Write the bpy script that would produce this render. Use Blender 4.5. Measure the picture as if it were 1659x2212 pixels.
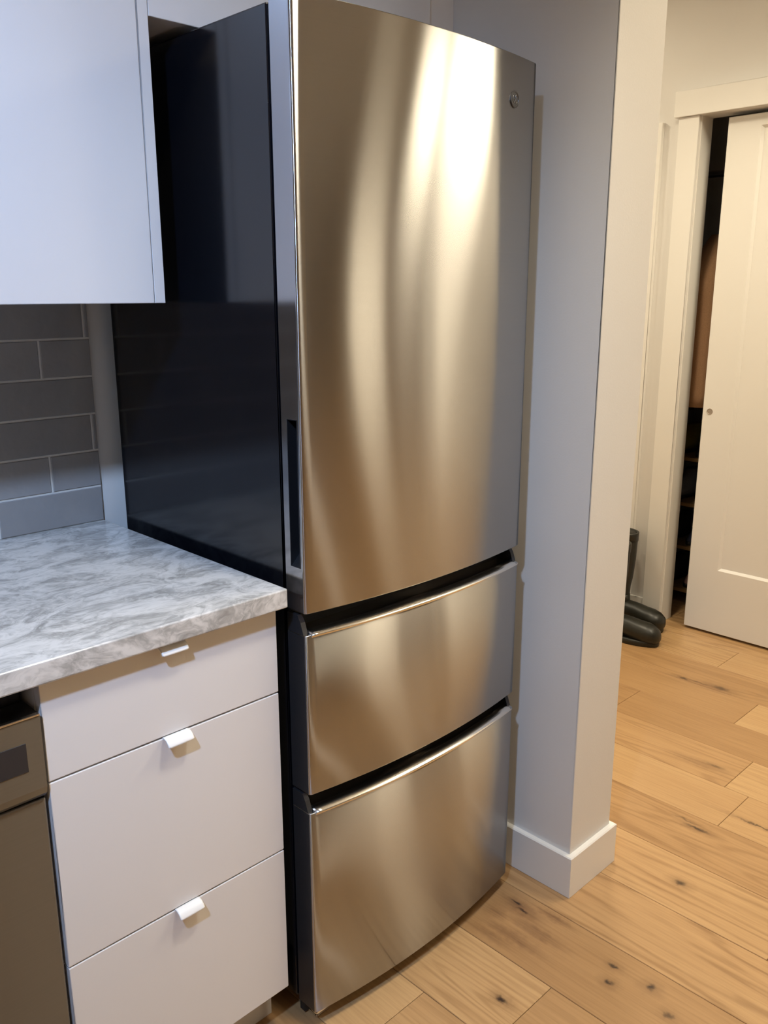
import bpy, bmesh, math, random
from mathutils import Vector, Matrix

S = bpy.context.scene
C = S.collection
for o in list(bpy.data.objects):
    bpy.data.objects.remove(o)

# ------------------------------------------------------------------ camera
F_PX, W_PX, H_PX = 1863.36, 1659, 2212
YAW, PITCH, ROLL = 0.7770, -0.2494, -0.0016
cam_d = bpy.data.cameras.new('camera')
cam = bpy.data.objects.new('camera', cam_d)
C.objects.link(cam)
fw = Vector((math.sin(YAW)*math.cos(PITCH), math.cos(YAW)*math.cos(PITCH), math.sin(PITCH)))
rt = Vector((math.cos(YAW), -math.sin(YAW), 0))
up = rt.cross(fw)
r2 = rt*math.cos(ROLL)+up*math.sin(ROLL)
u2 = up*math.cos(ROLL)-rt*math.sin(ROLL)
M = Matrix((r2, u2, -fw)).transposed().to_4x4()
M.translation = Vector((-0.8464, -1.7403, 1.3971))
cam.matrix_world = M
cam_d.sensor_fit = 'VERTICAL'
cam_d.sensor_height = 36.0
cam_d.lens = F_PX/H_PX*36.0
cam_d.clip_start = 0.05
S.camera = cam

# ------------------------------------------------------------------ world, exposure
wd = bpy.data.worlds.new('world'); S.world = wd; wd.use_nodes = True
bg = wd.node_tree.nodes['Background']
bg.inputs['Color'].default_value = (0.05, 0.08, 0.16, 1)
bg.inputs['Strength'].default_value = 0.25
S.view_settings.view_transform = 'Standard'
S.view_settings.look = 'None'
S.view_settings.exposure = 0.27
S.view_settings.gamma = 1.0
S.view_settings.use_curve_mapping = False

CEIL = 2.75
# kind, x, y, colour, watts, half angle, blend, aim point (None: straight down), radius; the builder below makes fixture and light
WARM = (1.0, 0.875, 0.65)
COOL = (0.44, 0.64, 1.0)
WHITE = (1.0, 0.91, 0.74)
LAMPS = [
    ('warm', 1.98, -1.42, WARM, 98, 80, 0.5, None, 0.30),
    ('warm', 1.60, -0.20, WARM, 68, 64, 1.0, None, 0.11),
    ('warm', 1.60, 1.05, WARM, 46, 84, 0.3, None, 0.11),  # fill light added to brighten the upper hallway wall and casings
    ('warm', 1.78, -1.85, WARM, 38, 78, 0.6, None, 0.13),
    ('warm', 0.22, -1.36, WHITE, 106, 52, 1.0, None, 0.16),  # fill light added for the drawers, baseboard and near floor
    ('cool', -1.45, -1.70, COOL, 200, 36, 1.0, (-0.42, -0.38, 1.22), 0.06),
    ('warm', -0.40, -3.50, WARM, 900, 28, 1.0, (1.78, -3.30, 1.30), 0.05),  # added wash that brightens the living room wall mirrored in the fridge
]

# ------------------------------------------------------------------ materials
def mat(name, col, rough=0.5, metal=0.0, spec=0.5, coat=0.0):
    m = bpy.data.materials.new(name); m.use_nodes = True
    b = m.node_tree.nodes['Principled BSDF']
    b.inputs['Base Color'].default_value = (*col, 1)
    b.inputs['Roughness'].default_value = rough
    b.inputs['Metallic'].default_value = metal
    b.inputs['Specular IOR Level'].default_value = spec
    b.inputs['Coat Weight'].default_value = coat
    return m

class N:
    """small helper for node graphs"""
    def __init__(s, m): s.t = m.node_tree; s.b = s.t.nodes['Principled BSDF']
    def n(s, kind, **kw):
        x = s.t.nodes.new(kind)
        for k, v in kw.items(): setattr(x, k, v)
        return x
    def l(s, a, b): s.t.links.new(a, b)
    def math(s, op, a, b=None, clamp=False):
        x = s.n('ShaderNodeMath', operation=op, use_clamp=clamp)
        for i, v in enumerate((a, b)):
            if v is None: continue
            if isinstance(v, (int, float)): x.inputs[i].default_value = v
            else: s.l(v, x.inputs[i])
        return x.outputs[0]
    def vmath(s, op, a, b):
        x = s.n('ShaderNodeVectorMath', operation=op)
        for i, v in enumerate((a, b)):
            if isinstance(v, tuple): x.inputs[i].default_value = v
            elif v is not None: s.l(v, x.inputs[i])
        return x
    def ramp(s, fac, stops):
        x = s.n('ShaderNodeValToRGB'); e = x.color_ramp.elements
        while len(e) < len(stops): e.new(0.5)
        for i, (p, c) in enumerate(stops):
            e[i].position = p; e[i].color = (*c, 1) if len(c) == 3 else c
        s.l(fac, x.inputs[0]); return x.outputs[0]
    def noise(s, vec, scale, detail=4, rough=0.5, dist=0.0):
        x = s.n('ShaderNodeTexNoise'); x.inputs['Scale'].default_value = scale
        x.inputs['Detail'].default_value = detail; x.inputs['Roughness'].default_value = rough
        x.inputs['Distortion'].default_value = dist
        if vec is not None: s.l(vec, x.inputs['Vector'])
        return x
    def mix(s, fac, a, b, blend='MIX'):
        x = s.n('ShaderNodeMix', data_type='RGBA', blend_type=blend)
        for sock, v in ((x.inputs[0], fac), (x.inputs[6], a), (x.inputs[7], b)):
            if isinstance(v, (int, float)): sock.default_value = v
            elif isinstance(v, tuple): sock.default_value = (*v, 1)
            else: s.l(v, sock)
        return x.outputs[2]
    def bump(s, h, strength=0.1, dist=0.01):
        x = s.n('ShaderNodeBump'); x.inputs['Strength'].default_value = strength
        x.inputs['Distance'].default_value = dist
        s.l(h, x.inputs['Height']); s.l(x.outputs[0], s.b.inputs['Normal'])

def noisy(name, col, rough, var=0.04, scale=12, bump=0.0, bscale=200, **kw):
    m = mat(name, col, rough, **kw); g = N(m)
    tc = g.n('ShaderNodeTexCoord')
    no = g.noise(tc.outputs['Object'], scale)
    c = g.mix(no.outputs[0], tuple(x*(1-var) for x in col), tuple(min(1, x*(1+var)) for x in col))
    g.l(c, g.b.inputs['Base Color'])
    if bump:
        nb = g.noise(tc.outputs['Object'], bscale, 3)
        g.bump(nb.outputs[0], bump, 0.002)
    return m

M_wall = noisy('wall_paint', (0.74, 0.72, 0.69), 0.6, 0.015, 3, 0.08, 260)
M_ceil = noisy('ceiling_paint', (0.78, 0.77, 0.75), 0.8, 0.01, 3)
M_trim = noisy('trim_paint', (0.80, 0.78, 0.74), 0.35, 0.01, 4)
M_cab = noisy('white_lacquer', (0.78, 0.76, 0.755), 0.3, 0.01, 3)
M_cabin = mat('cabinet_inside', (0.5, 0.49, 0.48), 0.6)
M_tab = mat('white_metal', (0.86, 0.85, 0.83), 0.25)
M_side = noisy('fridge_side', (0.003, 0.0035, 0.006), 0.14, 0.1, 30, spec=0.75)
M_black = mat('black_plastic', (0.012, 0.012, 0.014), 0.4)
M_gasket = mat('dark_gasket', (0.01, 0.01, 0.012), 0.6)
M_grout = noisy('grout', (0.66, 0.635, 0.59), 0.85, 0.08, 60)
M_rubber = noisy('boot_rubber', (0.012, 0.012, 0.008), 0.38, 0.15, 20)
M_dark_in = mat('closet_dark', (0.16, 0.14, 0.12), 0.9)
M_chrome = mat('polished_steel', (0.80, 0.77, 0.72), 0.18, 1.0)
M_toe_kick = mat('toe_kick', (0.62, 0.60, 0.57), 0.45)  # off-white board, one even colour

def steel(name, col, ru, aniso, streak=0.04):
    """steel brushed along the horizontal: reflections stay crisp sideways and smear up and down"""
    m = mat(name, col, 0.3, 1.0); g = N(m)
    tc = g.n('ShaderNodeTexCoord')
    mp = g.n('ShaderNodeMapping'); mp.inputs['Scale'].default_value = (1.2, 1.2, 700)
    g.l(tc.outputs['Object'], mp.inputs[0])
    no = g.noise(mp.outputs[0], 1.0, 2)
    c = g.mix(no.outputs[0], tuple(x*(1-streak) for x in col), tuple(x*(1+streak) for x in col))
    gl = g.n('ShaderNodeBsdfAnisotropic', distribution='GGX')
    gl.inputs['Roughness'].default_value = ru
    gl.inputs['Anisotropy'].default_value = aniso
    gl.inputs['Rotation'].default_value = 0.0
    tg = g.n('ShaderNodeTangent', direction_type='RADIAL', axis='Z')
    g.l(tg.outputs[0], gl.inputs['Tangent'])
    g.l(c, gl.inputs['Color'])
    g.l(gl.outputs[0], g.t.nodes['Material Output'].inputs['Surface'])
    return m
M_steel = steel('brushed_steel', (0.45, 0.44, 0.425), 0.235, 0.77)
M_steel_dw = steel('dishwasher_steel', (0.24, 0.24, 0.24), 0.36, 0.6)
M_doorside = mat('door_side_steel', (0.40, 0.40, 0.42), 0.13, 1.0)

M_cheek = mat('cheek_plastic', (0.02, 0.02, 0.023), 0.3)

def make_quartz():
    m = mat('quartz', (0.7, 0.7, 0.7), 0.16); g = N(m)
    tc = g.n('ShaderNodeTexCoord')
    mp = g.n('ShaderNodeMapping'); mp.inputs['Rotation'].default_value = (0, 0, 0.5)
    mp.inputs['Scale'].default_value = (1.0, 1.7, 1.4)
    g.l(tc.outputs['Object'], mp.inputs[0])
    w = g.noise(mp.outputs[0], 5, 3, 0.5, 0.5)
    warp = g.vmath('MULTIPLY_ADD', w.outputs['Color'], (0.20, 0.20, 0.20)); g.l(mp.outputs[0], warp.inputs[2])
    a = g.noise(warp.outputs[0], 7.5, 5, 0.58, 1.8)
    b = g.noise(warp.outputs[0], 30, 4, 0.55, 2.5)
    mixv = g.math('ADD', g.math('MULTIPLY', a.outputs[0], 0.66), g.math('MULTIPLY', b.outputs[0], 0.34))
    c = g.ramp(mixv, [(0.34, (0.34, 0.33, 0.31)), (0.43, (0.46, 0.445, 0.42)), (0.50, (0.61, 0.59, 0.56)), (0.57, (0.73, 0.705, 0.67)), (0.72, (0.78, 0.755, 0.72))])
    g.l(c, g.b.inputs['Base Color'])
    return m
M_quartz = make_quartz()

def make_tile():
    m = mat('tile_glaze', (0.1, 0.1, 0.1), 0.13, spec=0.6); g = N(m)
    oi = g.n('ShaderNodeObjectInfo')
    tc = g.n('ShaderNodeTexCoord')
    no = g.noise(tc.outputs['Object'], 9, 3)
    f = g.math('ADD', g.math('MULTIPLY', oi.outputs['Random'], 0.45), g.math('MULTIPLY', no.outputs[0], 0.55))
    g.l(g.ramp(f, [(0.1, (0.25, 0.236, 0.230)), (0.9, (0.34, 0.322, 0.312))]), g.b.inputs['Base Color'])
    nb = g.noise(tc.outputs['Object'], 34, 2, 0.5, 0.4)
    g.bump(nb.outputs[0], 0.25, 0.004)
    return m
M_tile = make_tile()

# knots and cracks of the boards that the photograph shows (world x, y, half width, half length, strength)
KNOTS = [(2.045, -0.545, .020, .040, .75), (2.027, -0.407, .010, .030, .8), (2.035, -0.470, .006, .05, .5),
         (1.178, -0.878, .010, .045, .9), (1.195, -0.84, .006, .05, .5), (0.940, -0.953, .014, .020, .85),
         (0.587, -0.980, .009, .013, .9), (0.540, -0.997, .011, .014, .95), (0.590, -1.065, .014, .016, .95),
         (0.346, -0.869, .009, .020, 1.0), (0.550, -1.127, .012, .014, .7), (1.307, -0.990, .005, .09, .8),
         (1.518, -0.770, .010, .035, .55), (0.600, -0.716, .006, .026, 1.0), (0.588, -0.742, .006, .022, 1.0)]
SMEARS = [(0.590, -0.735, .030, .060, .75), (0.505, -0.775, .018, .085, .75), (0.555, -0.80, .018, .08, .65),
          (0.54, -0.70, .030, .035, .60), (0.620, -0.80, .012, .06, .7), (0.470, -0.73, .014, .06, .6), (1.50, -0.72, .02, .10, .45), (2.03, -0.50, .03, .10, .35)]
def make_oak():
    m = mat('oak', (0.6, 0.4, 0.2), 0.38); g = N(m)
    oi = g.n('ShaderNodeObjectInfo'); ge = g.n('ShaderNodeNewGeometry')
    rnd = oi.outputs['Random']
    off = g.n('ShaderNodeCombineXYZ')
    g.l(g.math('MULTIPLY', rnd, 37.0), off.inputs[0]); g.l(g.math('MULTIPLY', rnd, 91.0), off.inputs[1])
    p = g.vmath('ADD', ge.outputs['Position'], off.outputs[0]).outputs[0]
    def stretched(sx, sy):
        mp = g.n('ShaderNodeMapping'); mp.inputs['Scale'].default_value = (sx, sy, 1); g.l(p, mp.inputs[0]); return mp.outputs[0]
    fine = g.noise(stretched(160, 5), 1, 4, 0.6)
    broad = g.noise(stretched(9, 1.2), 1, 3, 0.5)
    cath = g.noise(stretched(7.5, 0.55), 1, 2, 0.45, 0.35)
    ringv = g.math('SINE', g.math('MULTIPLY', cath.outputs[0], 95.0))
    rough_n = g.noise(stretched(30, 6), 1, 3, 0.6)
    ringv = g.math('ADD', g.math('MULTIPLY', ringv, 0.38), g.math('MULTIPLY', rough_n.outputs[0], 0.9))
    tone = g.math('ADD', g.math('MULTIPLY', rnd, 0.55), g.math('MULTIPLY', broad.outputs[0], 0.45))
    base = g.ramp(tone, [(0.12, (0.38, 0.215, 0.092)), (0.5, (0.48, 0.288, 0.132)), (0.9, (0.60, 0.39, 0.19))])
    lines = g.ramp(ringv, [(0.02, (0.62, 0.55, 0.48)), (0.30, (0.93, 0.915, 0.90)), (0.65, (1.03, 1.03, 1.03))])
    wl = g.math('MULTIPLY', g.math('POWER', g.math('FRACT', g.math('MULTIPLY', rnd, 7.31)), 1.5), 0.9)
    col = g.mix(wl, base, g.mix(1.0, base, lines, 'MULTIPLY'))
    fl = g.ramp(fine.outputs[0], [(0.30, (0.80, 0.77, 0.74)), (0.55, (1.0, 1.0, 1.0)), (0.8, (1.05, 1.05, 1.05))])
    col = g.mix(0.75, col, g.mix(1.0, col, fl, 'MULTIPLY'))
    wob = g.noise(ge.outputs['Position'], 55, 3)
    wv3 = g.vmath('MULTIPLY_ADD', wob.outputs['Color'], (0.022, 0.022, 0.0)); g.l(ge.outputs['Position'], wv3.inputs[2])
    def field(spots, lo, hi, gain=1.0):
        acc = None
        for (x, y, a, b, s) in spots:
            d = g.vmath('SUBTRACT', wv3.outputs[0], (x+.011, y+.011, 0))
            d = g.vmath('MULTIPLY', d.outputs[0], (1/a, 1/b, 0))
            ln = g.n('ShaderNodeVectorMath', operation='LENGTH'); g.l(d.outputs[0], ln.inputs[0])
            mr = g.n('ShaderNodeMapRange', interpolation_type='SMOOTHSTEP')
            g.l(ln.outputs['Value'], mr.inputs[0])
            mr.inputs[1].default_value = lo; mr.inputs[2].default_value = hi
            mr.inputs[3].default_value = s*gain; mr.inputs[4].default_value = 0.0
            acc = mr.outputs[0] if acc is None else g.math('MAXIMUM', acc, mr.outputs[0])
        return acc
    streak = g.math('MULTIPLY', g.noise(stretched(70, 7), 1, 3, 0.6, 1.0).outputs[0], 1.7)
    col = g.mix(g.math('MULTIPLY', field(SMEARS, 0.0, 1.5), streak, True), col, (0.15, 0.070, 0.030))
    col = g.mix(field(KNOTS, 0.4, 2.6, 0.45), col, (0.20, 0.105, 0.045))
    col = g.mix(field(KNOTS, 0.1, 1.0), col, (0.035, 0.018, 0.011))
    g.l(col, g.b.inputs['Base Color'])
    g.bump(fine.outputs[0], 0.12, 0.001)
    return m
M_oak = make_oak()

def make_cloth(name, col, scale=260):
    m = mat(name, col, 0.95); g = N(m)
    tc = g.n('ShaderNodeTexCoord'); no = g.noise(tc.outputs['Object'], scale, 3)
    g.l(g.mix(no.outputs[0], tuple(x*.75 for x in col), tuple(x*1.25 for x in col)), g.b.inputs['Base Color'])
    g.bump(no.outputs[0], 0.3, 0.003)
    return m
M_coat = make_cloth('brown_wool', (0.42, 0.24, 0.13))
M_coat2 = make_cloth('charcoal_wool', (0.06, 0.065, 0.07))
M_navy = make_cloth('navy_cloth', (0.06, 0.065, 0.11))
M_olive = make_cloth('olive_canvas', (0.30, 0.24, 0.03))
M_grey = make_cloth('grey_canvas', (0.25, 0.25, 0.28))
M_shoe = mat('black_leather', (0.03, 0.028, 0.028), 0.5)
M_pink = make_cloth('tan_suede', (0.45, 0.26, 0.2))
M_rack = noisy('rack_wood', (0.22, 0.13, 0.05), 0.6, 0.2, 15)

# ------------------------------------------------------------------ mesh helpers
def link(name, me, m=None, parent=None):
    o = bpy.data.objects.new(name, me); C.objects.link(o)
    if m is not None and me is not None: me.materials.append(m)
    if parent is not None: o.parent = parent
    return o
def obj(name, bm, m, parent=None, smooth=False):
    me = bpy.data.meshes.new(name)
    bmesh.ops.recalc_face_normals(bm, faces=bm.faces[:])
    bm.to_mesh(me); bm.free()
    if smooth:
        for p in me.polygons: p.use_smooth = True
    o = link(name, me, m, None)
    if parent is not None:
        o.parent = parent
        o.matrix_parent_inverse = parent_matrix(parent).inverted()
    return o
def parent_matrix(o):
    return (parent_matrix(o.parent) @ o.matrix_parent_inverse if o.parent else Matrix()) @ Matrix.Translation(o.location)
def add_box(bm, x0, x1, y0, y1, z0, z1):
    vs = [bm.verts.new((x, y, z)) for z in (z0, z1) for y in (y0, y1) for x in (x0, x1)]
    for f in ((0,1,3,2),(4,5,7,6),(0,1,5,4),(2,3,7,6),(0,2,6,4),(1,3,7,5)):
        bm.faces.new([vs[i] for i in f])
    return vs
def box(name, b, m, parent=None, bev=0.0, seg=2):
    bm = bmesh.new(); add_box(bm, *b)
    if bev:
        bmesh.ops.bevel(bm, geom=bm.edges[:], offset=bev, segments=seg, affect='EDGES', profile=0.5)
    return obj(name, bm, m, parent)
def prism(name, prof, axis, a, b, m, parent=None, smooth=False):
    """extrude a closed profile along axis; profile gives the two other coordinates in xyz order"""
    bm = bmesh.new(); rings = []
    for t in (a, b):
        ring = []
        for (p, q) in prof:
            co = {'x': (t, p, q), 'y': (p, t, q), 'z': (p, q, t)}[axis]
            ring.append(bm.verts.new(co))
        rings.append(ring)
    n = len(prof)
    for i in range(n):
        f = bm.faces.new((rings[0][i], rings[0][(i+1) % n], rings[1][(i+1) % n], rings[1][i]))
        f.smooth = smooth
    bm.faces.new(rings[0]); bm.faces.new(rings[1])
    return obj(name, bm, m, parent)
def empty(name, loc=(0, 0, 0)):
    o = bpy.data.objects.new(name, None); C.objects.link(o); o.location = loc
    o.empty_display_size = 0.1
    return o
def tag(o, label, cat, group=None):
    o['label'] = label; o['category'] = cat
    if group: o['group'] = group
    return o
def struct(o):
    o['kind'] = 'structure'; return o
def lathe(name, prof, loc, m, parent=None, seg=32):
    bm = bmesh.new(); rings = []
    for (r, z) in prof:
        rings.append([bm.verts.new((loc[0]+r*math.cos(2*math.pi*i/seg), loc[1]+r*math.sin(2*math.pi*i/seg), loc[2]+z)) for i in range(seg)])
    for a, b in zip(rings, rings[1:]):
        for i in range(seg):
            bm.faces.new((a[i], a[(i+1) % seg], b[(i+1) % seg], b[i]))
    bm.faces.new(rings[0]); bm.faces.new(rings[-1])
    return obj(name, bm, m, parent, True)
def loft(name, rings, m, parent=None, smooth=True, cap=True):
    bm = bmesh.new(); rv = [[bm.verts.new(p) for p in r] for r in rings]
    n = len(rv[0])
    for a, b in zip(rv, rv[1:]):
        for i in range(n): bm.faces.new((a[i], a[(i+1) % n], b[(i+1) % n], b[i]))
    if cap: bm.faces.new(rv[0]); bm.faces.new(rv[-1])
    return obj(name, bm, m, parent, smooth)
def cut(o, b, m):
    """carve a box out of a mesh for good"""
    c = box('cutter', b, m)
    md = o.modifiers.new('cut', 'BOOLEAN'); md.object = c; md.operation = 'DIFFERENCE'; md.solver = 'EXACT'
    dg = bpy.context.evaluated_depsgraph_get()
    me = bpy.data.meshes.new_from_object(o.evaluated_get(dg))
    o.modifiers.clear(); o.data = me
    bpy.data.objects.remove(c)

# ------------------------------------------------------------------ setting: walls, ceiling
XW, XW2, YW = 0.712, 0.8871, -0.7801        # dividing wall beside the fridge
XH = 2.484                                  # hallway wall
struct(box('wall_back', (-3.1, 0.72, 0.0, 0.1, 0, CEIL), M_wall))
struct(box('wall_right', (XW, XW2, YW, 1.9, 0, CEIL), M_wall, None, 0.002))
struct(box('wall_left', (-3.1, -3.0, -5.0, 0.0, 0, CEIL), M_wall))
struct(box('wall_front', (-3.1, 4.1, -5.1, -5.0, 0, CEIL), M_wall))
struct(box('wall_hall_end', (XW2, 3.6, 1.9, 2.0, 0, CEIL), M_wall))
CY0, CY1 = -1.02, -0.069                    # closet opening
wh = struct(box('wall_hall', (XH, XH+0.0875, CY1-0.0, 1.9, 0, CEIL), M_wall))
def wall_piece(name, b): return struct(box(name, b, M_wall))
wall_piece('wall_hall_over_closet', (XH, XH+0.0875, CY0, CY1, 2.0426, CEIL))
wall_piece('wall_hall_near', (XH, XH+0.0875, -2.88, CY0, 0, CEIL))
wall_piece('wall_living_corner', (1.78, XH+0.0875, -2.98, -2.88, 0, CEIL))
wall_piece('wall_living', (1.78, 1.88, -3.68, -2.98, 0, CEIL))
wall_piece('wall_living_far', (4.0, 4.1, -5.0, -2.95, 0, CEIL))
wall_piece('wall_living_side', (XH+0.0875, 4.1, -2.98, -2.88, 0, CEIL))
wall_piece('wall_closet_back', (3.15, 3.2, -1.2, 0.9, 0, CEIL))
wall_piece('wall_closet_left', (XH+0.0875, 3.15, 0.85, 0.9, 0, CEIL))
wall_piece('wall_closet_right', (XH+0.0875, 3.15, -1.2, -1.15, 0, CEIL))
struct(box('added_door_3', (1.80, 2.42, -2.88, -2.845, 0.008, 2.3), noisy('added_door_brown', (0.11, 0.065, 0.035), 0.45, 0.2, 8), None, 0.003))  # unseen door added to give the fridge front its brown reflection
gd = struct(box('added_door_2', (0.95, 2.25, -5.0, -4.96, 0.001, 2.15), M_trim, None, 0.003))  # unseen door added to grey the left part of the fridge's reflection
for x0, x1 in ((1.03, 1.57), (1.63, 2.17)):
    box('door_panel', (x0, x1, -4.965, -4.952, 0.10, 2.08), noisy('added_panel_grey', (0.42, 0.52, 0.68), 0.4), gd, 0.004)
struct(box('ceiling', (-3.1, 4.1, -5.1, 2.0, CEIL, CEIL+0.1), M_ceil))

# floor: a sub-floor carrying single oak boards that run away from the camera
floor = struct(box('floor', (-3.1, 4.1, -5.1, 2.0, -0.12, -0.014), mat('subfloor', (0.03, 0.02, 0.012), 0.9)))
def plank(x0, x1, y0, y1):
    g, c = 0.0006, 0.0010
    bm = bmesh.new()
    X0, X1, Y0, Y1 = x0+g, x1-g, y0+g, y1-g
    r = [[(X0, Y0, -.013), (X1, Y0, -.013), (X1, Y1, -.013), (X0, Y1, -.013)],
         [(X0, Y0, -c), (X1, Y0, -c), (X1, Y1, -c), (X0, Y1, -c)],
         [(X0+c, Y0+c, 0), (X1-c, Y0+c, 0), (X1-c, Y1-c, 0), (X0+c, Y1-c, 0)]]
    rv = [[bm.verts.new(p) for p in q] for q in r]
    for a, b in zip(rv, rv[1:]):
        for i in range(4): bm.faces.new((a[i], a[(i+1) % 4], b[(i+1) % 4], b[i]))
    bm.faces.new(rv[2])
    return obj('plank', bm, M_oak, floor)
random.seed(5)
PW = 0.1965
ENDS = {-1: [0.9], 0: [-0.920, 0.5], 1: [-1.55, 0.2], 2: [-1.62, 0.1], 3: [-1.203, 0.4], 4: [-1.75, -0.02],
        5: [-0.911, 0.6], 6: [-0.8400, 0.7], 7: [-0.348, 1.1], 8: [-0.693, 0.9], 9: [-1.45, 0.35], 10: [-0.4525, 1.0]}
for k in range(-16, 20):
    x0 = 0.248+PW*k
    ys = list(ENDS.get(k, [random.uniform(-1.9, -0.2)]))
    while ys[0] > -5.1: ys.insert(0, ys[0]-random.uniform(1.5, 1.95))
    ys[0] = -5.1
    while ys[-1] < 2.0: ys.append(ys[-1]+random.uniform(1.5, 1.95))
    ys[-1] = 2.0
    if x0 < XW-0.2: ys = [y for y in ys if y < 0.0]+[0.0]
    for a, b in zip(ys, ys[1:]):
        if b-a > 0.05: plank(x0, x0+PW, a, b)

# baseboards
BH, BT = 0.1077, 0.0134
def base_prof(t, h): return [(0, 0), (-t, 0), (-t, h-0.003), (-t+0.003, h), (0, h)]
def baseboard(name, parts):
    bm = bmesh.new()
    for p in parts: add_box(bm, *p)
    return struct(obj(name, bm, M_trim))
def wrap_base(name, x0, x1, y0, y1):
    """a mitred board wrapping the free end of the dividing wall"""
    bm = bmesh.new()
    ins = [(x0, y1), (x0, y0), (x1, y0), (x1, y1)]
    out = [(x0-BT, y1), (x0-BT, y0-BT), (x1+BT, y0-BT), (x1+BT, y1)]
    mid = [(x0-BT+.0025, y1), (x0-BT+.0025, y0-BT+.0025), (x1+BT-.0025, y0-BT+.0025), (x1+BT-.0025, y1)]
    rows = [[bm.verts.new((*p, 0.001)) for p in out], [bm.verts.new((*p, BH-.0025)) for p in out],
            [bm.verts.new((*p, BH)) for p in mid], [bm.verts.new((*p, BH)) for p in ins], [bm.verts.new((*p, 0.001)) for p in ins]]
    for a, b in zip(rows, rows[1:]+rows[:1]):
        for i in range(3): bm.faces.new((a[i], a[i+1], b[i+1], b[i]))
    bm.faces.new([r[0] for r in rows]); bm.faces.new([r[3] for r in rows])
    return struct(obj(name, bm, M_trim))
wrap_base('baseboard_right', XW, XW2, YW, 1.88)
BH2 = 0.094
struct(box('baseboard_hall', (XH-BT, XH, 0.0145, 0.0775, 0.001, BH2), M_trim, None, 0.002))

# closet casing, header, jambs
CT = 0.017
struct(box('trim_1', (XH-CT, XH, CY1, 0.0134, 0.001, 2.0426), M_trim, None, 0.0015))
struct(box('trim_2', (XH-0.028, XH, CY0-0.10, 0.030, 2.0426, 2.1344), M_trim, None, 0.002))
struct(box('trim_3', (XH-CT, XH, CY0-0.083, CY0, 0.001, 2.0426), M_trim, None, 0.0015))
struct(box('trim_4', (XH-CT-0.004, XH, 0.079, 0.150, 0.001, 2.035), M_trim, None, 0.0015))
struct(box('trim_5', (XH, 2.5714, CY1-0.004, CY1, 0.001, 2.0426), M_trim))

# sliding closet door, shaker style
DX, DT = 2.5083, 0.035
DY0, DY1, DZ0, DZ1 = -0.99, -0.1649, 0.010, 2.0265
STL = 0.125
def shaker(bm):
    y0, y1, z0, z1 = DY0, DY1, DZ0, DZ1
    a0, a1, b0, b1 = y0+STL, y1-STL, 0.282, 1.985
    e, d = 0.010, 0.009
    R = lambda x, q: [bm.verts.new((x, yy, zz)) for yy, zz in ((q[0], q[2]), (q[1], q[2]), (q[1], q[3]), (q[0], q[3]))]
    back = R(DX+DT, (y0, y1, z0, z1)); edge = R(DX+0.002, (y0, y1, z0, z1))
    fr = R(DX, (y0+.002, y1-.002, z0+.002, z1-.002)); lip = R(DX, (a0, a1, b0, b1))
    pan = R(DX+d, (a0+e, a1-e, b0+e, b1-e))
    for p, q in ((back, edge), (edge, fr), (fr, lip), (lip, pan)):
        for i in range(4): bm.faces.new((p[i], p[(i+1) % 4], q[(i+1) % 4], q[i]))
    bm.faces.new(pan); bm.faces.new(back)
bm = bmesh.new(); shaker(bm)
door = struct(obj('door_1', bm, M_trim))
# round finger pull let into the stile
bm = bmesh.new(); seg = 24; rings = []
for r, x in ((0.0125, DX+0.0005), (0.0125, DX-0.0012), (0.0105, DX-0.0014), (0.0095, DX-0.0004)):
    rings.append([bm.verts.new((x, -0.1944+r*math.cos(2*math.pi*i/seg), 0.9311+r*math.sin(2*math.pi*i/seg))) for i in range(seg)])
for a, b in zip(rings, rings[1:]):
    for i in range(seg): bm.faces.new((a[i], a[(i+1) % seg], b[(i+1) % seg], b[i]))
bm.faces.new(rings[-1]); bm.faces.new(rings[0])
fp = obj('finger_pull', bm, mat('brushed_nickel', (0.42, 0.36, 0.30), 0.45, 0.6), door)

# ------------------------------------------------------------------ backsplash: single tiles on the back wall
wall_back = bpy.data.objects['wall_back']
YT = -0.009
grout = box('grout', (-2.6, -0.0025, -0.0065, 0.001, 0.9155, 1.3795), M_grout, wall_back)
TP, TL, GR = 0.0783, 0.300, 0.0044
def tile(x0, x1, z0, z1):
    bm = bmesh.new(); b = 0.0014
    r = [[(x0, 0.0, z0), (x1, 0.0, z0), (x1, 0.0, z1), (x0, 0.0, z1)],
         [(x0, YT+b, z0), (x1, YT+b, z0), (x1, YT+b, z1), (x0, YT+b, z1)],
         [(x0+b, YT, z0+b), (x1-b, YT, z0+b), (x1-b, YT, z1-b), (x0+b, YT, z1-b)]]
    rv = [[bm.verts.new(p) for p in q] for q in r]
    for p, q in zip(rv, rv[1:]):
        for i in range(4): bm.faces.new((p[i], p[(i+1) % 4], q[(i+1) % 4], q[i]))
    bm.faces.new(rv[2])
    return obj('tile', bm, M_tile, wall_back)
z = 0.9165
for row in range(6):
    z1 = min(z+TP-GR, 1.379)
    first = (-0.226, -0.110, -0.0125)[row % 3]
    xs = [-0.0028]
    x = first
    while x > -2.6: xs.append(x); x -= TL
    xs.append(-2.6)
    for a, b in zip(xs, xs[1:]):
        if a-b < 0.003: continue
        hi = a if a == xs[0] else a-GR/2
        lo = b+GR/2
        if hi-lo > 0.002: tile(lo, hi, z, z1)
    z += TP

# ------------------------------------------------------------------ worktop
YC = -0.6483
bm = bmesh.new(); add_box(bm, -2.9, 0.0, YC, -0.0005, 0.8812, 0.915)
bmesh.ops.bevel(bm, geom=bm.edges[:], offset=0.0025, segments=3, affect='EDGES', profile=0.5)
wt = obj('worktop', bm, M_quartz)
tag(wt, 'grey and white veined quartz worktop on the white drawer cabinet left of the fridge', 'worktop')

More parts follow.
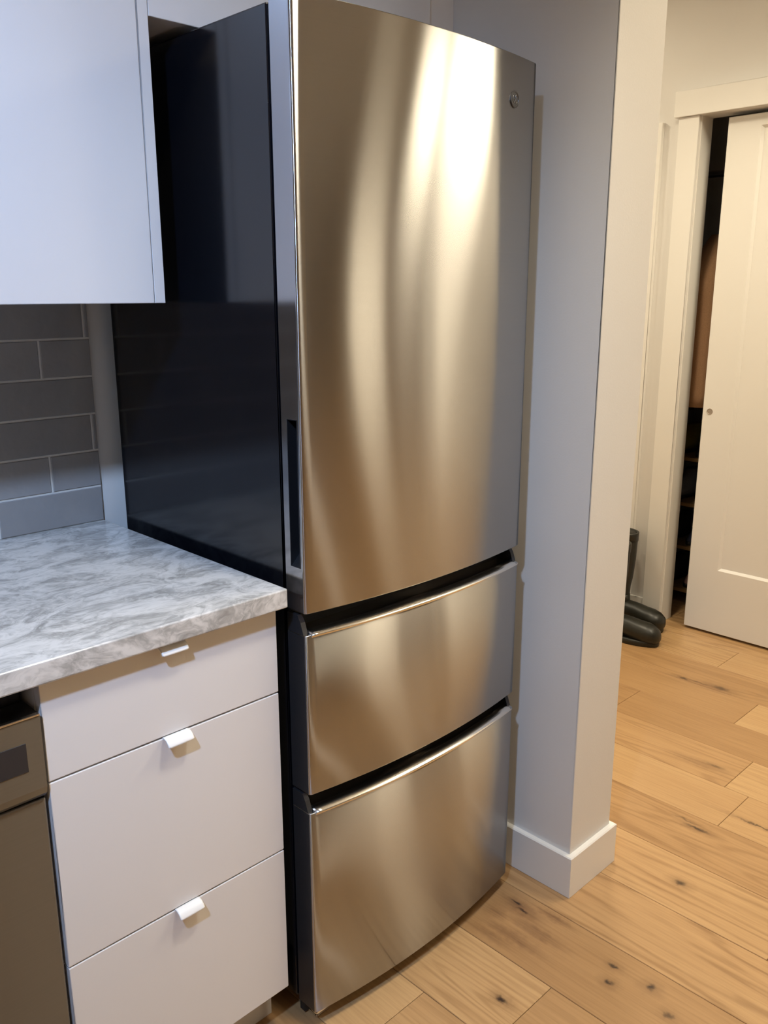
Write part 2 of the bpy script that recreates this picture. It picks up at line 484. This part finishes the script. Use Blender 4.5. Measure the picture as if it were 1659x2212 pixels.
# ------------------------------------------------------------------ drawer cabinet
XR, XL, YF = -0.0083, -0.4209, -0.6251
bc = empty('base_cabinet', ((XL+XR)/2, -0.31, 0))
tag(bc, 'white three-drawer base cabinet with small curled white tab pulls, under the worktop', 'cabinet')
bm = bmesh.new()
add_box(bm, XL+.001, XL+.019, -0.604, -0.005, 0.1052, 0.880)
add_box(bm, XR-.019, XR-.001, -0.604, -0.005, 0.1052, 0.880)
add_box(bm, XL+.019, XR-.019, -0.604, -0.005, 0.1052, 0.123)
add_box(bm, XL+.019, XR-.019, -0.022, -0.005, 0.123, 0.880)
obj('carcass', bm, M_cab, bc)
def pull(parent, zt, xc, w=0.046):
    """thin metal tab hooked over the drawer top, curling forward and down"""
    prof = []; th = 0.0022
    pts = [(-0.606, zt+.0008), (-0.626, zt+.0008)]
    for i in range(1, 9):
        a = i/8*1.15
        pts.append((-0.626-0.0175*math.sin(a), zt+.0008-0.020*(1-math.cos(a))))
    nrm = []
    for i, p in enumerate(pts):
        q0, q1 = pts[max(0, i-1)], pts[min(len(pts)-1, i+1)]
        t = Vector((q1[0]-q0[0], q1[1]-q0[1])).normalized(); nrm.append(Vector((t.y, -t.x)))
    bm = bmesh.new(); W2 = w/2
    cols = [-W2, -W2+.003, 0, W2-.003, W2]
    top, bot = [], []
    for i, (p, nn) in enumerate(zip(pts, nrm)):
        rt_, rb_ = [], []
        for c in cols:
            k = 1.0
            yy, zz = p
            if i == len(pts)-1 and abs(c) == W2:
                yy, zz = pts[-2][0]*.6+p[0]*.4, pts[-2][1]*.6+p[1]*.4
            rt_.append(bm.verts.new((xc+c, yy-nn.x*th/2*-1, zz-nn.y*th/2*-1)))
            rb_.append(bm.verts.new((xc+c, yy-nn.x*th/2, zz-nn.y*th/2)))
        top.append(rt_); bot.append(rb_)
    n, mcol = len(pts), len(cols)
    for i in range(n-1):
        for j in range(mcol-1):
            f = bm.faces.new((top[i][j], top[i+1][j], top[i+1][j+1], top[i][j+1])); f.smooth = True
            f = bm.faces.new((bot[i][j], bot[i][j+1], bot[i+1][j+1], bot[i+1][j])); f.smooth = True
    for i in range(n-1):
        for j in (0, mcol-1): bm.faces.new((top[i][j], bot[i][j], bot[i+1][j], top[i+1][j]))
    for j in range(mcol-1):
        for i in (0, n-1): bm.faces.new((top[i][j], top[i][j+1], bot[i][j+1], bot[i][j]))
    return obj('tab_pull', bm, M_tab, parent)
for z0, z1 in ((0.7220, 0.8730), (0.4073, 0.7190), (0.1052, 0.4043)):
    d = box('drawer', (XL+.0015, XR-.0005, YF, -0.606, z0, z1), M_cab, bc, 0.0012)
    pull(d, z1, -0.2135)
box('toe_kick', (XL, XR, -0.565, -0.550, 0.001, 0.1045), M_toe_kick, bc)

# ------------------------------------------------------------------ dishwasher
DWX0, DWX1 = -1.022, -0.4245
dw = empty('dishwasher', ((DWX0+DWX1)/2, -0.31, 0))
tag(dw, 'stainless steel dishwasher with a dark display under the worktop, left of the drawer cabinet', 'dishwasher')
box('tub', (DWX0+.004, DWX1-.004, -0.575, -0.02, 0.02, 0.868), M_black, dw)
box('door_panel', (DWX0, DWX1, -0.622, -0.577, 0.108, 0.700), M_steel_dw, dw, 0.003)
prof = [(-0.578, 0.8335), (-0.624, 0.8335), (-0.632, 0.8310), (-0.632, 0.722), (-0.629, 0.711), (-0.622, 0.7035), (-0.578, 0.7025)]
prism('control_panel', prof, 'x', DWX0, DWX1, M_steel_dw, dw)
box('top_trim', (DWX0, DWX1, -0.6335, -0.6255, 0.8318, 0.8348), M_chrome, dw, 0.001)
dsp = box('display', (-0.640, -0.4475, -0.6330, -0.6300, 0.7540, 0.7975), mat('display_glass', (0.03, 0.03, 0.032), 0.15), dw, 0.0008)
box('toe_panel', (DWX0, DWX1, -0.56, -0.545, 0.001, 0.104), M_black, dw)

# neighbouring base cabinet, outside the frame on the left
nb = empty('base_cabinet', (-1.35, -0.31, 0))
tag(nb, 'white base cabinet with a plain door, left of the dishwasher', 'cabinet')
box('carcass', (-1.70, -1.028, -0.604, -0.005, 0.1052, 0.8805), M_cab, nb)
box('door', (-1.6985, -1.0295, YF, -0.6055, 0.1052, 0.8730), M_cab, nb, 0.0012)
box('toe_kick', (-1.70, -1.028, -0.565, -0.55, 0.001, 0.1045), M_toe_kick, nb)

# ------------------------------------------------------------------ wall cabinets
YU, ZU, XU = -0.3803, 1.3797, -0.0382
wc = empty('wall_cabinet', (-0.35, -0.19, ZU))
tag(wc, 'white wall cabinet with plain doors above the grey tiled backsplash', 'cabinet')
box('carcass', (-0.862, XU-.0205, -0.360, -0.010, ZU+.002, 2.30), M_cab, wc)
box('end_panel', (XU-.0195, XU, YU, -0.010, ZU, 2.30), M_cab, wc, 0.0008)
box('door', (-0.4575, XU-.0212, YU, -0.361, ZU, 2.298), M_cab, wc, 0.0010)
box('door', (-0.862, -0.4600, YU, -0.361, ZU, 2.298), M_cab, wc, 0.0010)
ZO = 1.8275
oc = empty('wall_cabinet', (0.3, -0.19, ZO))
tag(oc, 'white wall cabinet above the fridge', 'cabinet')
box('carcass', (XU+.001, 0.629, -0.360, -0.010, ZO+.001, 2.30), M_cab, oc)
box('door', (XU+.0015, 0.2940, YU, -0.361, ZO, 2.298), M_cab, oc, 0.0010)
box('door', (0.2965, 0.629, YU, -0.361, ZO, 2.298), M_cab, oc, 0.0010)
box('filler_panel', (0.630, XW-.0005, -0.372, -0.354, ZO, 2.298), M_cab, oc)

# ------------------------------------------------------------------ fridge
FX0, FX1, FH = 0.0256, 0.6244, 1.8184
FYB, FYF = -0.6093, -0.6620
BOW = 0.0265
fr = empty('fridge', ((FX0+FX1)/2, -0.34, 0))
tag(fr, 'tall stainless steel fridge with one door over two freezer drawers, between worktop and wall', 'fridge')
box('body', (FX0+.001, FX1-.001, FYB+.004, -0.053, 0.045, FH-.004), M_side, fr, 0.003)
box('gasket', (FX0+.008, FX1-.008, FYB-.003, FYB+.005, 0.06, FH-.012), M_gasket, fr)
FXM = (FX0+FX1)/2
def bow(x, extra=0.0):
    t = (x-FXM)/((FX1-FX0)/2)
    return FYF-BOW*(1-t*t)-extra
def front_mesh(name, z0, z1, m, parent, seg=40, rc=0.005, side=None):
    """bowed door skin: straight sides, bowed front, small rounded vertical and horizontal edges"""
    def outline(inset):
        pts = [(FX1-inset, FYB-.003), (FX0+inset, FYB-.003)]
        pts.append((FX0+inset, FYF+rc))
        for i in range(1, 5):
            a = i/5*math.pi/2
            pts.append((FX0+inset+rc*(1-math.cos(a)), FYF+rc-(rc-inset*.5)*math.sin(a)-0.0*inset))
        for i in range(seg+1):
            x = FX0+rc+inset*.5+(FX1-FX0-2*rc-inset)*i/seg
            pts.append((x, bow(x)+inset))
        for i in range(4, 0, -1):
            a = i/5*math.pi/2
            pts.append((FX1-inset-rc*(1-math.cos(a)), FYF+rc-(rc-inset*.5)*math.sin(a)))
        pts.append((FX1-inset, FYF+rc))
        return pts
    lv = [(z0, .002), (z0+.0006, .0008), (z0+.002, 0), (z1-.002, 0), (z1-.0006, .0008), (z1, .002)]
    bm = bmesh.new()
    rings = [[bm.verts.new((x, y, z)) for x, y in outline(i)] for z, i in lv]
    n = len(rings[0])
    for a, b in zip(rings, rings[1:]):
        for i in range(n):
            f = bm.faces.new((a[i], a[(i+1) % n], b[(i+1) % n], b[i])); f.smooth = 2 <= i < n-1
    bm.faces.new(rings[0]); bm.faces.new(rings[-1])
    bmesh.ops.recalc_face_normals(bm, faces=bm.faces[:])
    # tangents are radial about the local z axis, so keep the object's origin behind the middle of the front
    org = Vector((FXM, 0.9, 0))
    bmesh.ops.translate(bm, verts=bm.verts[:], vec=-org)
    for f in bm.faces:
        if abs(f.normal.x) > 0.93: f.material_index = 1
    me = bpy.data.meshes.new(name); bm.to_mesh(me); bm.free()
    o = link(name, me, m); me.materials.append(side or M_doorside)
    o.location = org
    o.parent = parent; o.matrix_parent_inverse = parent_matrix(parent).inverted()
    return o
# door with its pocket handle in the left edge
dr = front_mesh('door', 0.8642, FH, M_steel, fr)
cut(dr, (FX0-.01, FX0+.022, -0.6530, -0.6270, 0.9450, 1.1970), M_black)
bm = bmesh.new()
PX0, PX1, PY0, PY1, PZ0, PZ1 = FX0-.0006, FX0+.0215, -0.6529, -0.6271, 0.9451, 1.1969
t = .0012
add_box(bm, PX1-t, PX1, PY0, PY1, PZ0, PZ1)
add_box(bm, PX0, PX1, PY0, PY0+t, PZ0, PZ1); add_box(bm, PX0, PX1, PY1-t, PY1, PZ0, PZ1)
add_box(bm, PX0, PX1, PY0, PY1, PZ1-t, PZ1)
vs = [(PX0, PY0, PZ0), (PX1, PY0, PZ0), (PX1, PY0, PZ0+.022), (PX0, PY1, PZ0), (PX1, PY1, PZ0), (PX1, PY1, PZ0+.022)]
v = [bm.verts.new(p) for p in vs]
for f in ((0, 1, 2), (3, 4, 5), (0, 1, 4, 3), (1, 2, 5, 4), (0, 2, 5, 3)): bm.faces.new([v[i] for i in f])
obj('handle_pocket', bm, M_black, dr)['label'] = 'black recessed pocket handle'
# drawers: bowed front, polished grip lip, dark finger channel, end cheeks
def drawer(z0, z1, ztop):
    d = front_mesh('freezer_drawer', z0, z1-.004, M_steel, fr, side=M_cheek)
    bm = bmesh.new(); seg = 40; rows = []
    xa, xb = FX0+.011, FX1-.003
    for i in range(seg+1):
        x = xa+(xb-xa)*i/seg; y = bow(x)
        rows.append([bm.verts.new(p) for p in ((x, y-.0012, z1-.008), (x, y-.0016, z1-.0050), (x, y-.0004, z1-.0032),
                                               (x, y+.018, z1+.0022), (x, y+.0195, z1+.0016), (x, y+.0195, z1-.006))])
    for a, b in zip(rows, rows[1:]):
        for j in range(6):
            f = bm.faces.new((a[j], a[(j+1) % 6], b[(j+1) % 6], b[j])); f.smooth = j in (1, 2)
    bm.faces.new(rows[0]); bm.faces.new(rows[-1])
    obj('grip_lip', bm, M_chrome, d)['label'] = 'polished steel grip lip'
    bm = bmesh.new()
    add_box(bm, FX0+.011, FX1-.011, FYB-.004, FYB-.001, z1-.01, ztop)
    obj('finger_channel', bm, M_gasket, d)
    for x0, x1 in ((FX0, FX0+.010), (FX1-.010, FX1)):
        bm = bmesh.new()
        pr = [(FYB-.003, z1-.0045), (FYF+.006, z1-.0045), (FYF+.014, ztop-.012), (FYF+.022, ztop), (FYB-.003, ztop)]
        rr = [[bm.verts.new((x, y, z)) for y, z in pr] for x in (x0, x1)]
        for i in range(5): bm.faces.new((rr[0][i], rr[0][(i+1) % 5], rr[1][(i+1) % 5], rr[1][i]))
        bm.faces.new(rr[0]); bm.faces.new(rr[1])
        obj('end_cheek', bm, M_cheek, d)
    return d
drawer(0.5170, 0.8290, 0.8580)
drawer(0.0420, 0.4830, 0.5120)
box('kick_grille', (FX0+.012, FX1-.012, -0.615, -0.600, 0.006, 0.044), M_gasket, fr)
for x in (FX0+.02, FX1-.06):
    box('foot', (x, x+.04, -0.640, -0.605, 0.001, 0.014), M_chrome, fr, 0.004)
    lathe('rear_foot', [(0.016, 0.0), (0.018, 0.004), (0.018, 0.020), (0.010, 0.024), (0.010, 0.046)], (x+.02, -0.10, 0.001), M_black, fr, 16)
box('hinge_cover', (FX1-.075, FX1-.004, -0.640, -0.560, FH-.004, FH+.008), M_black, fr, 0.004)
# round badge at the upper right of the door, in the plane of the bowed front
def badge(parent):
    x, z = 0.5415, 1.7425
    ang = math.atan2(2*BOW*(x-FXM)/((FX1-FX0)/2)**2, 1)
    ey = Vector((math.sin(ang), -math.cos(ang), 0)); ex = Vector((math.cos(ang), math.sin(ang), 0)); ez = Vector((0, 0, 1))
    o0 = Vector((x, bow(x), z))
    def disc(name, prof, m, par):
        bm = bmesh.new(); seg = 32; rings = []
        for r, h in prof:
            rings.append([bm.verts.new(o0+ex*(r*math.cos(2*math.pi*i/seg))+ez*(r*math.sin(2*math.pi*i/seg))+ey*h) for i in range(seg)])
        for a, b in zip(rings, rings[1:]):
            for i in range(seg): bm.faces.new((a[i], a[(i+1) % seg], b[(i+1) % seg], b[i]))
        bm.faces.new(rings[0]); bm.faces.new(rings[-1])
        return obj(name, bm, m, par)
    b = disc('badge', [(0.0150, -.0005), (0.0150, .0012), (0.0142, .0018), (0.0122, .0018), (0.0118, .0010)], mat('badge_grey', (0.12, 0.12, 0.125), 0.35, 0.8), parent)
    b['label'] = 'small round dark grey emblem'
    # faint interlaced script strokes inside the ring
    cu = bpy.data.curves.new('emblem_stroke', 'CURVE'); cu.dimensions = '3D'; cu.bevel_depth = 0.0006; cu.bevel_resolution = 1
    for pts in ([(0.000, .0062), (-.0030, .0085), (-.0072, .0040), (-.0068, -.0040), (-.0030, -.0068), (.0000, -.0030), (-.0020, .0005), (-.0055, -.0005)],
                [(.0072, .0058), (.0042, .0082), (.0012, .0050), (.0040, .0012), (.0010, -.0030), (.0040, -.0070), (.0078, -.0040)]):
        sp = cu.splines.new('POLY'); sp.points.add(len(pts)-1)
        for q, (a, h) in zip(sp.points, pts):
            p = o0+ex*a+ez*h+ey*.0014; q.co = (*p, 1)
    tmp = bpy.data.objects.new('tmp', cu)
    C.objects.link(tmp)
    me = bpy.data.meshes.new_from_object(tmp.evaluated_get(bpy.context.evaluated_depsgraph_get()))
    bpy.data.objects.remove(tmp)
    me.name = 'emblem_stroke'
    s = link('emblem_stroke', me); me.materials.clear(); me.materials.append(mat('badge_light', (0.3, 0.3, 0.31), 0.3, 0.9))
    s.parent = b; s.matrix_parent_inverse = parent_matrix(b).inverted()
badge(dr)

# ------------------------------------------------------------------ rubber boots in the hallway
def boot(name, x, y, rz, mirror=1, h=0.405):
    root = empty(name, (x, y, 0))
    ca, sa = math.cos(rz), math.sin(rz)
    def T(p): return (x+ca*p[0]-sa*p[1], y+sa*p[0]+ca*p[1], p[2])
    # local frame: toe towards +x, heel at x=-0.085
    def ell(cx, cz, a, b, tilt, n=24, squash=0.0):
        out = []
        for i in range(n):
            t = 2*math.pi*i/n
            px, py = a*math.cos(t), b*math.sin(t)
            out.append(T((cx+px*math.cos(tilt), py*mirror, cz+px*math.sin(tilt))))
        return out
    # a continuous tube swept from the shaft opening down to the heel and out to the toe
    path = [(-.020, h, .068, .060, 0.0), (-.020, h-.03, .067, .059, 0.0), (-.020, h-.12, .064, .057, 0), (-.023, h-.20, .060, .053, 0), (-.026, .165, .056, .049, 0),
            (-.027, .130, .056, .046, -.10), (-.020, .100, .060, .043, -.38), (.004, .076, .060, .043, -.80), (.038, .060, .050, .043, -1.15),
            (.080, .055, .048, .045, -1.38), (.115, .050, .045, .048, -1.5), (.145, .048, .044, .049, -1.56), (.170, .045, .039, .045, -1.58), (.190, .040, .030, .034, -1.58), (.199, .036, .014, .016, -1.58)]
    rings = [ell(*p) for p in path]
    loft('upper', rings, M_rubber, root)
    # heel block filled in beneath the ankle
    def sole_outline(k, z):
        pts = []
        for i in range(36):
            t = 2*math.pi*i/36; c, s = math.cos(t), math.sin(t)
            px = 0.050+0.144*c
            w = 0.043+0.008*math.cos(math.pi*(px-.11)/.16)
            pts.append(T((0.050+(0.144+k)*c, mirror*(w+k)*math.copysign(abs(s)**.75, s), z)))
        return pts
    loft('sole', [sole_outline(0, .001), sole_outline(.002, .003), sole_outline(.002, .020), sole_outline(-.002, .024)], M_rubber, root)
    rr = []
    for zz, k, cx, ax in ((.022, .0, -.028, .062), (.05, -.002, -.028, .060), (.09, -.004, -.026, .056), (.13, -.006, -.022, .054)):
        rr.append([T((cx+ax*math.cos(2*math.pi*i/24), mirror*(.043+k)*math.sin(2*math.pi*i/24), zz)) for i in range(24)])
    loft('heel', rr, M_rubber, root)
    rr = [ell(-.020, h-.035, .0685, .0605, 0), ell(-.020, h-.001, .0705, .0620, 0), ell(-.020, h+.002, .0695, .0610, 0), ell(-.020, h+.001, .061, .053, 0), ell(-.020, h-.06, .059, .051, 0)]
    loft('cuff', rr, M_rubber, root)
    return root
b1 = boot('rubber_boot', 2.205, -0.004, -math.pi/2+0.14, 1)
tag(b1, 'dark green-black rubber boot nearer the camera on the hallway floor, mostly hidden by the wall', 'boot')
b2 = boot('rubber_boot', 2.378, 0.060, -math.pi/2+0.02, -1)
tag(b2, 'dark green-black rubber boot farther back beside the hallway wall, its shaft in view', 'boot')

# ------------------------------------------------------------------ closet contents
def garment(name, cx, cy, ax, ay, ztop, zbot, m, fold=0.012, nf=7, seedv=1):
    random.seed(seedv)
    root = empty(name, (cx, cy, zbot))
    rings = []; n = 72; L = 14
    for k in range(L+1):
        t = k/L; z = ztop+(zbot-ztop)*t
        sh = 0.12+0.88*min(1.0, t/0.26)**0.75
        ring = []
        for i in range(n):
            a = 2*math.pi*i/n
            w = fold*min(1, t*2.2)*math.sin(nf*a+seedv+1.4*t)
            rx, ry = ax*sh+w, ay*(0.5+0.5*sh)+w
            ring.append((cx+rx*math.copysign(abs(math.cos(a))**.7, math.cos(a)), cy+ry*math.copysign(abs(math.sin(a))**.9, math.sin(a)), z-(0 if t else 0.0)))
        rings.append(ring)
    loft('cloth', rings, m, root)
    return root
# hanging rail and hangers
rail = empty('closet_rail', (2.85, 0, 1.86))
tag(rail, 'round clothes rail high inside the dark hallway closet', 'rail')
bm = bmesh.new(); R1 = []
for yy in (-1.149, 0.849): R1.append([bm.verts.new((2.85+.014*math.cos(2*math.pi*i/16), yy, 1.875+.014*math.sin(2*math.pi*i/16))) for i in range(16)])
for i in range(16): bm.faces.new((R1[0][i], R1[0][(i+1) % 16], R1[1][(i+1) % 16], R1[1][i]))
bm.faces.new(R1[0]); bm.faces.new(R1[1])
obj('rod', bm, M_chrome, rail)
def hanger(root, cx, cy, ztop, lift=0.085):
    cu = bpy.data.curves.new('hanger', 'CURVE'); cu.dimensions = '3D'; cu.bevel_depth = 0.003; cu.bevel_resolution = 1
    sp = cu.splines.new('POLY'); pts = [(-.012, lift), (-.016, lift+.015), (-.004, lift+.033), (.012, lift+.027), (.014, lift+.005), (0, lift-.025), (0, -.02)]
    sp.points.add(len(pts)-1)
    for q, (a, b) in zip(sp.points, pts): q.co = (cx+a, cy, ztop+b-.075+0.03, 1)
    tmp = bpy.data.objects.new('tmp', cu); C.objects.link(tmp)
    me = bpy.data.meshes.new_from_object(tmp.evaluated_get(bpy.context.evaluated_depsgraph_get()))
    bpy.data.objects.remove(tmp)
    o = link('hanger_hook', me); me.materials.clear(); me.materials.append(M_chrome)
    o.parent = root; o.matrix_parent_inverse = parent_matrix(root).inverted()
g1 = garment('coat', 2.83, -0.035, 0.22, 0.085, 1.63, 0.925, M_coat, .010, 6, 2)
tag(g1, 'brown coat hanging in the gap of the half-open hallway closet', 'coat')
hanger(g1, 2.85, -0.035, 1.64, 0.235)
g2 = garment('jacket', 2.84, 0.185, 0.24, 0.07, 1.79, 0.86, M_coat2, .010, 7, 5)
tag(g2, 'charcoal jacket hanging to the left of the brown coat in the dark closet', 'coat')
hanger(g2, 2.85, 0.185, 1.80)
g3 = garment('dress', 2.90, -0.20, 0.19, 0.05, 1.79, 0.73, M_navy, .008, 6, 9)
tag(g3, 'dark navy garment hanging lower than the brown coat in the closet', 'coat')
hanger(g3, 2.85, -0.20, 1.80)
# shoe rack with four boards
rk = empty('shoe_rack', (2.86, 0.05, 0))
tag(rk, 'low wooden shoe rack of four boards inside the closet behind the sliding door', 'rack')
RZ = (0.085, 0.285, 0.485, 0.690)
for zz in RZ: box('shelf', (2.74, 3.06, -0.36, 0.46, zz-.018, zz), M_rack, rk, 0.002)
for yy in (-0.378, 0.46): box('side_panel', (2.74, 3.06, yy, yy+.018, 0.001, 0.72), M_rack, rk, 0.002)
def shoe(x, y, z, m, label, hgt=0.09, ln=0.26):
    root = empty('shoe', (x, y, z)); tag(root, label, 'shoe')
    # toe towards -x (facing the door)
    def so(k, zz):
        return [(x-(ln/2+k)*math.cos(2*math.pi*i/28), y+(0.043+k-0.008*math.cos(2*math.pi*i/28+.5))*math.sin(2*math.pi*i/28), z+zz) for i in range(28)]
    loft('sole', [so(0, .001), so(.001, .016), so(-.002, .018)], M_black, root)
    rings = []
    for s, dx, top in ((0.0, 0, .017), (.30, .008, .04), (.62, .035, .066), (.80, .055, hgt)):
        a = (ln/2-.003)*(1-s*.62); rings.append([(x+dx-a*math.cos(2*math.pi*i/28), y+(.040-.012*s)*math.sin(2*math.pi*i/28), z+top) for i in range(28)])
    loft('upper', rings, m, root)
    return root
SH = [(2.885, 0.075, RZ[3], M_olive, 'olive shoe on the top board of the closet rack', .12), (2.885, -0.045, RZ[3], M_shoe, 'black shoe on the top board of the closet rack', .09),
      (2.885, 0.055, RZ[2], M_grey, 'grey canvas shoe on the second board of the closet rack', .12), (2.885, -0.075, RZ[2], M_shoe, 'black shoe right of the grey one on the closet rack', .09),
      (2.885, 0.085, RZ[1], M_shoe, 'black leather shoe on the third board of the closet rack', .10), (2.885, -0.035, RZ[1], M_navy, 'navy shoe on the third board of the closet rack', .09),
      (2.885, 0.075, RZ[0], M_shoe, 'black shoe on the lowest board of the closet rack', .10), (2.885, -0.04, RZ[0], M_pink, 'tan suede shoe on the lowest board of the closet rack', .09)]
for a in SH: shoe(a[0], a[1], a[2]+.0005, a[3], a[4], a[5])

# ------------------------------------------------------------------ ceiling lamps and added fill lights (outside the frame)
def lamp(kind, x, y, col, watt, half, blend, aim, r):
    m = bpy.data.materials.new('lens_'+kind); m.use_nodes = True
    e = m.node_tree.nodes['Principled BSDF']
    e.inputs['Base Color'].default_value = (0.8, 0.8, 0.8, 1)
    e.inputs['Emission Color'].default_value = (*col, 1); e.inputs['Emission Strength'].default_value = 4.0
    if aim is None:
        root = empty('ceiling_light', (x, y, CEIL))
        lathe('trim_ring', [(r+.016, 0), (r+.016, -.006), (r+.006, -.010), (r, -.010), (r, -.004)], (x, y, CEIL-.0005), M_trim, root)
        lathe('lens', [(r, 0), (r, -.006)], (x, y, CEIL-.001), m, root)
    else:
        root = empty('spotlight', (x, y, CEIL))
        lathe('mount', [(.05, 0), (.05, -.015), (.012, -.018), (.012, -.05)], (x, y, CEIL-.0005), M_trim, root)
        d = (Vector(aim)-Vector((x, y, CEIL-.10))).normalized()
        q = d.to_track_quat('-Z', 'Y').to_matrix()
        def barrel(name, prof, mm):
            bm = bmesh.new(); rings = []
            for rr, zz in prof:
                rings.append([bm.verts.new(Vector((x, y, CEIL-.10))+q @ Vector((rr*math.cos(2*math.pi*i/24), rr*math.sin(2*math.pi*i/24), zz))) for i in range(24)])
            for p, q2 in zip(rings, rings[1:]):
                for i in range(24): bm.faces.new((p[i], p[(i+1) % 24], q2[(i+1) % 24], q2[i]))
            bm.faces.new(rings[0]); bm.faces.new(rings[-1])
            return obj(name, bm, mm, root, True)
        barrel('barrel', [(.030, .085), (.052, .075), (.052, .012)], M_trim)
        barrel('lens', [(.044, .0115), (.044, .006)], m)
    ld = bpy.data.lights.new('lamp_'+kind, 'SPOT'); ld.energy = watt; ld.color = col
    ld.spot_size = math.radians(2*half); ld.spot_blend = blend; ld.shadow_soft_size = r
    lo = bpy.data.objects.new('lamp_'+kind, ld); C.objects.link(lo)
    lo.location = (x, y, CEIL-0.03)
    if aim:
        lo.location = (x, y, CEIL-0.10)
        d = Vector(aim)-lo.location
        lo.rotation_euler = d.to_track_quat('-Z', 'Y').to_euler()
    return root
LBL = ['round recessed warm ceiling light over the hallway corner, outside the frame', 'round recessed warm ceiling light above the closet door, outside the frame', 'added round recessed warm fill light deeper in the hallway, outside the frame',
       'round recessed warm ceiling light farther into the living room, outside the frame', 'added round recessed warm white fill light in front of the fridge, outside the frame',
       'white barrel spotlight aimed at the kitchen wall cabinets, outside the frame', 'added white barrel spotlight brightening the living room wall for the fridge reflection, outside the frame']
for a, lb in zip(LAMPS, LBL):
    tag(lamp(*a), lb, 'lamp')
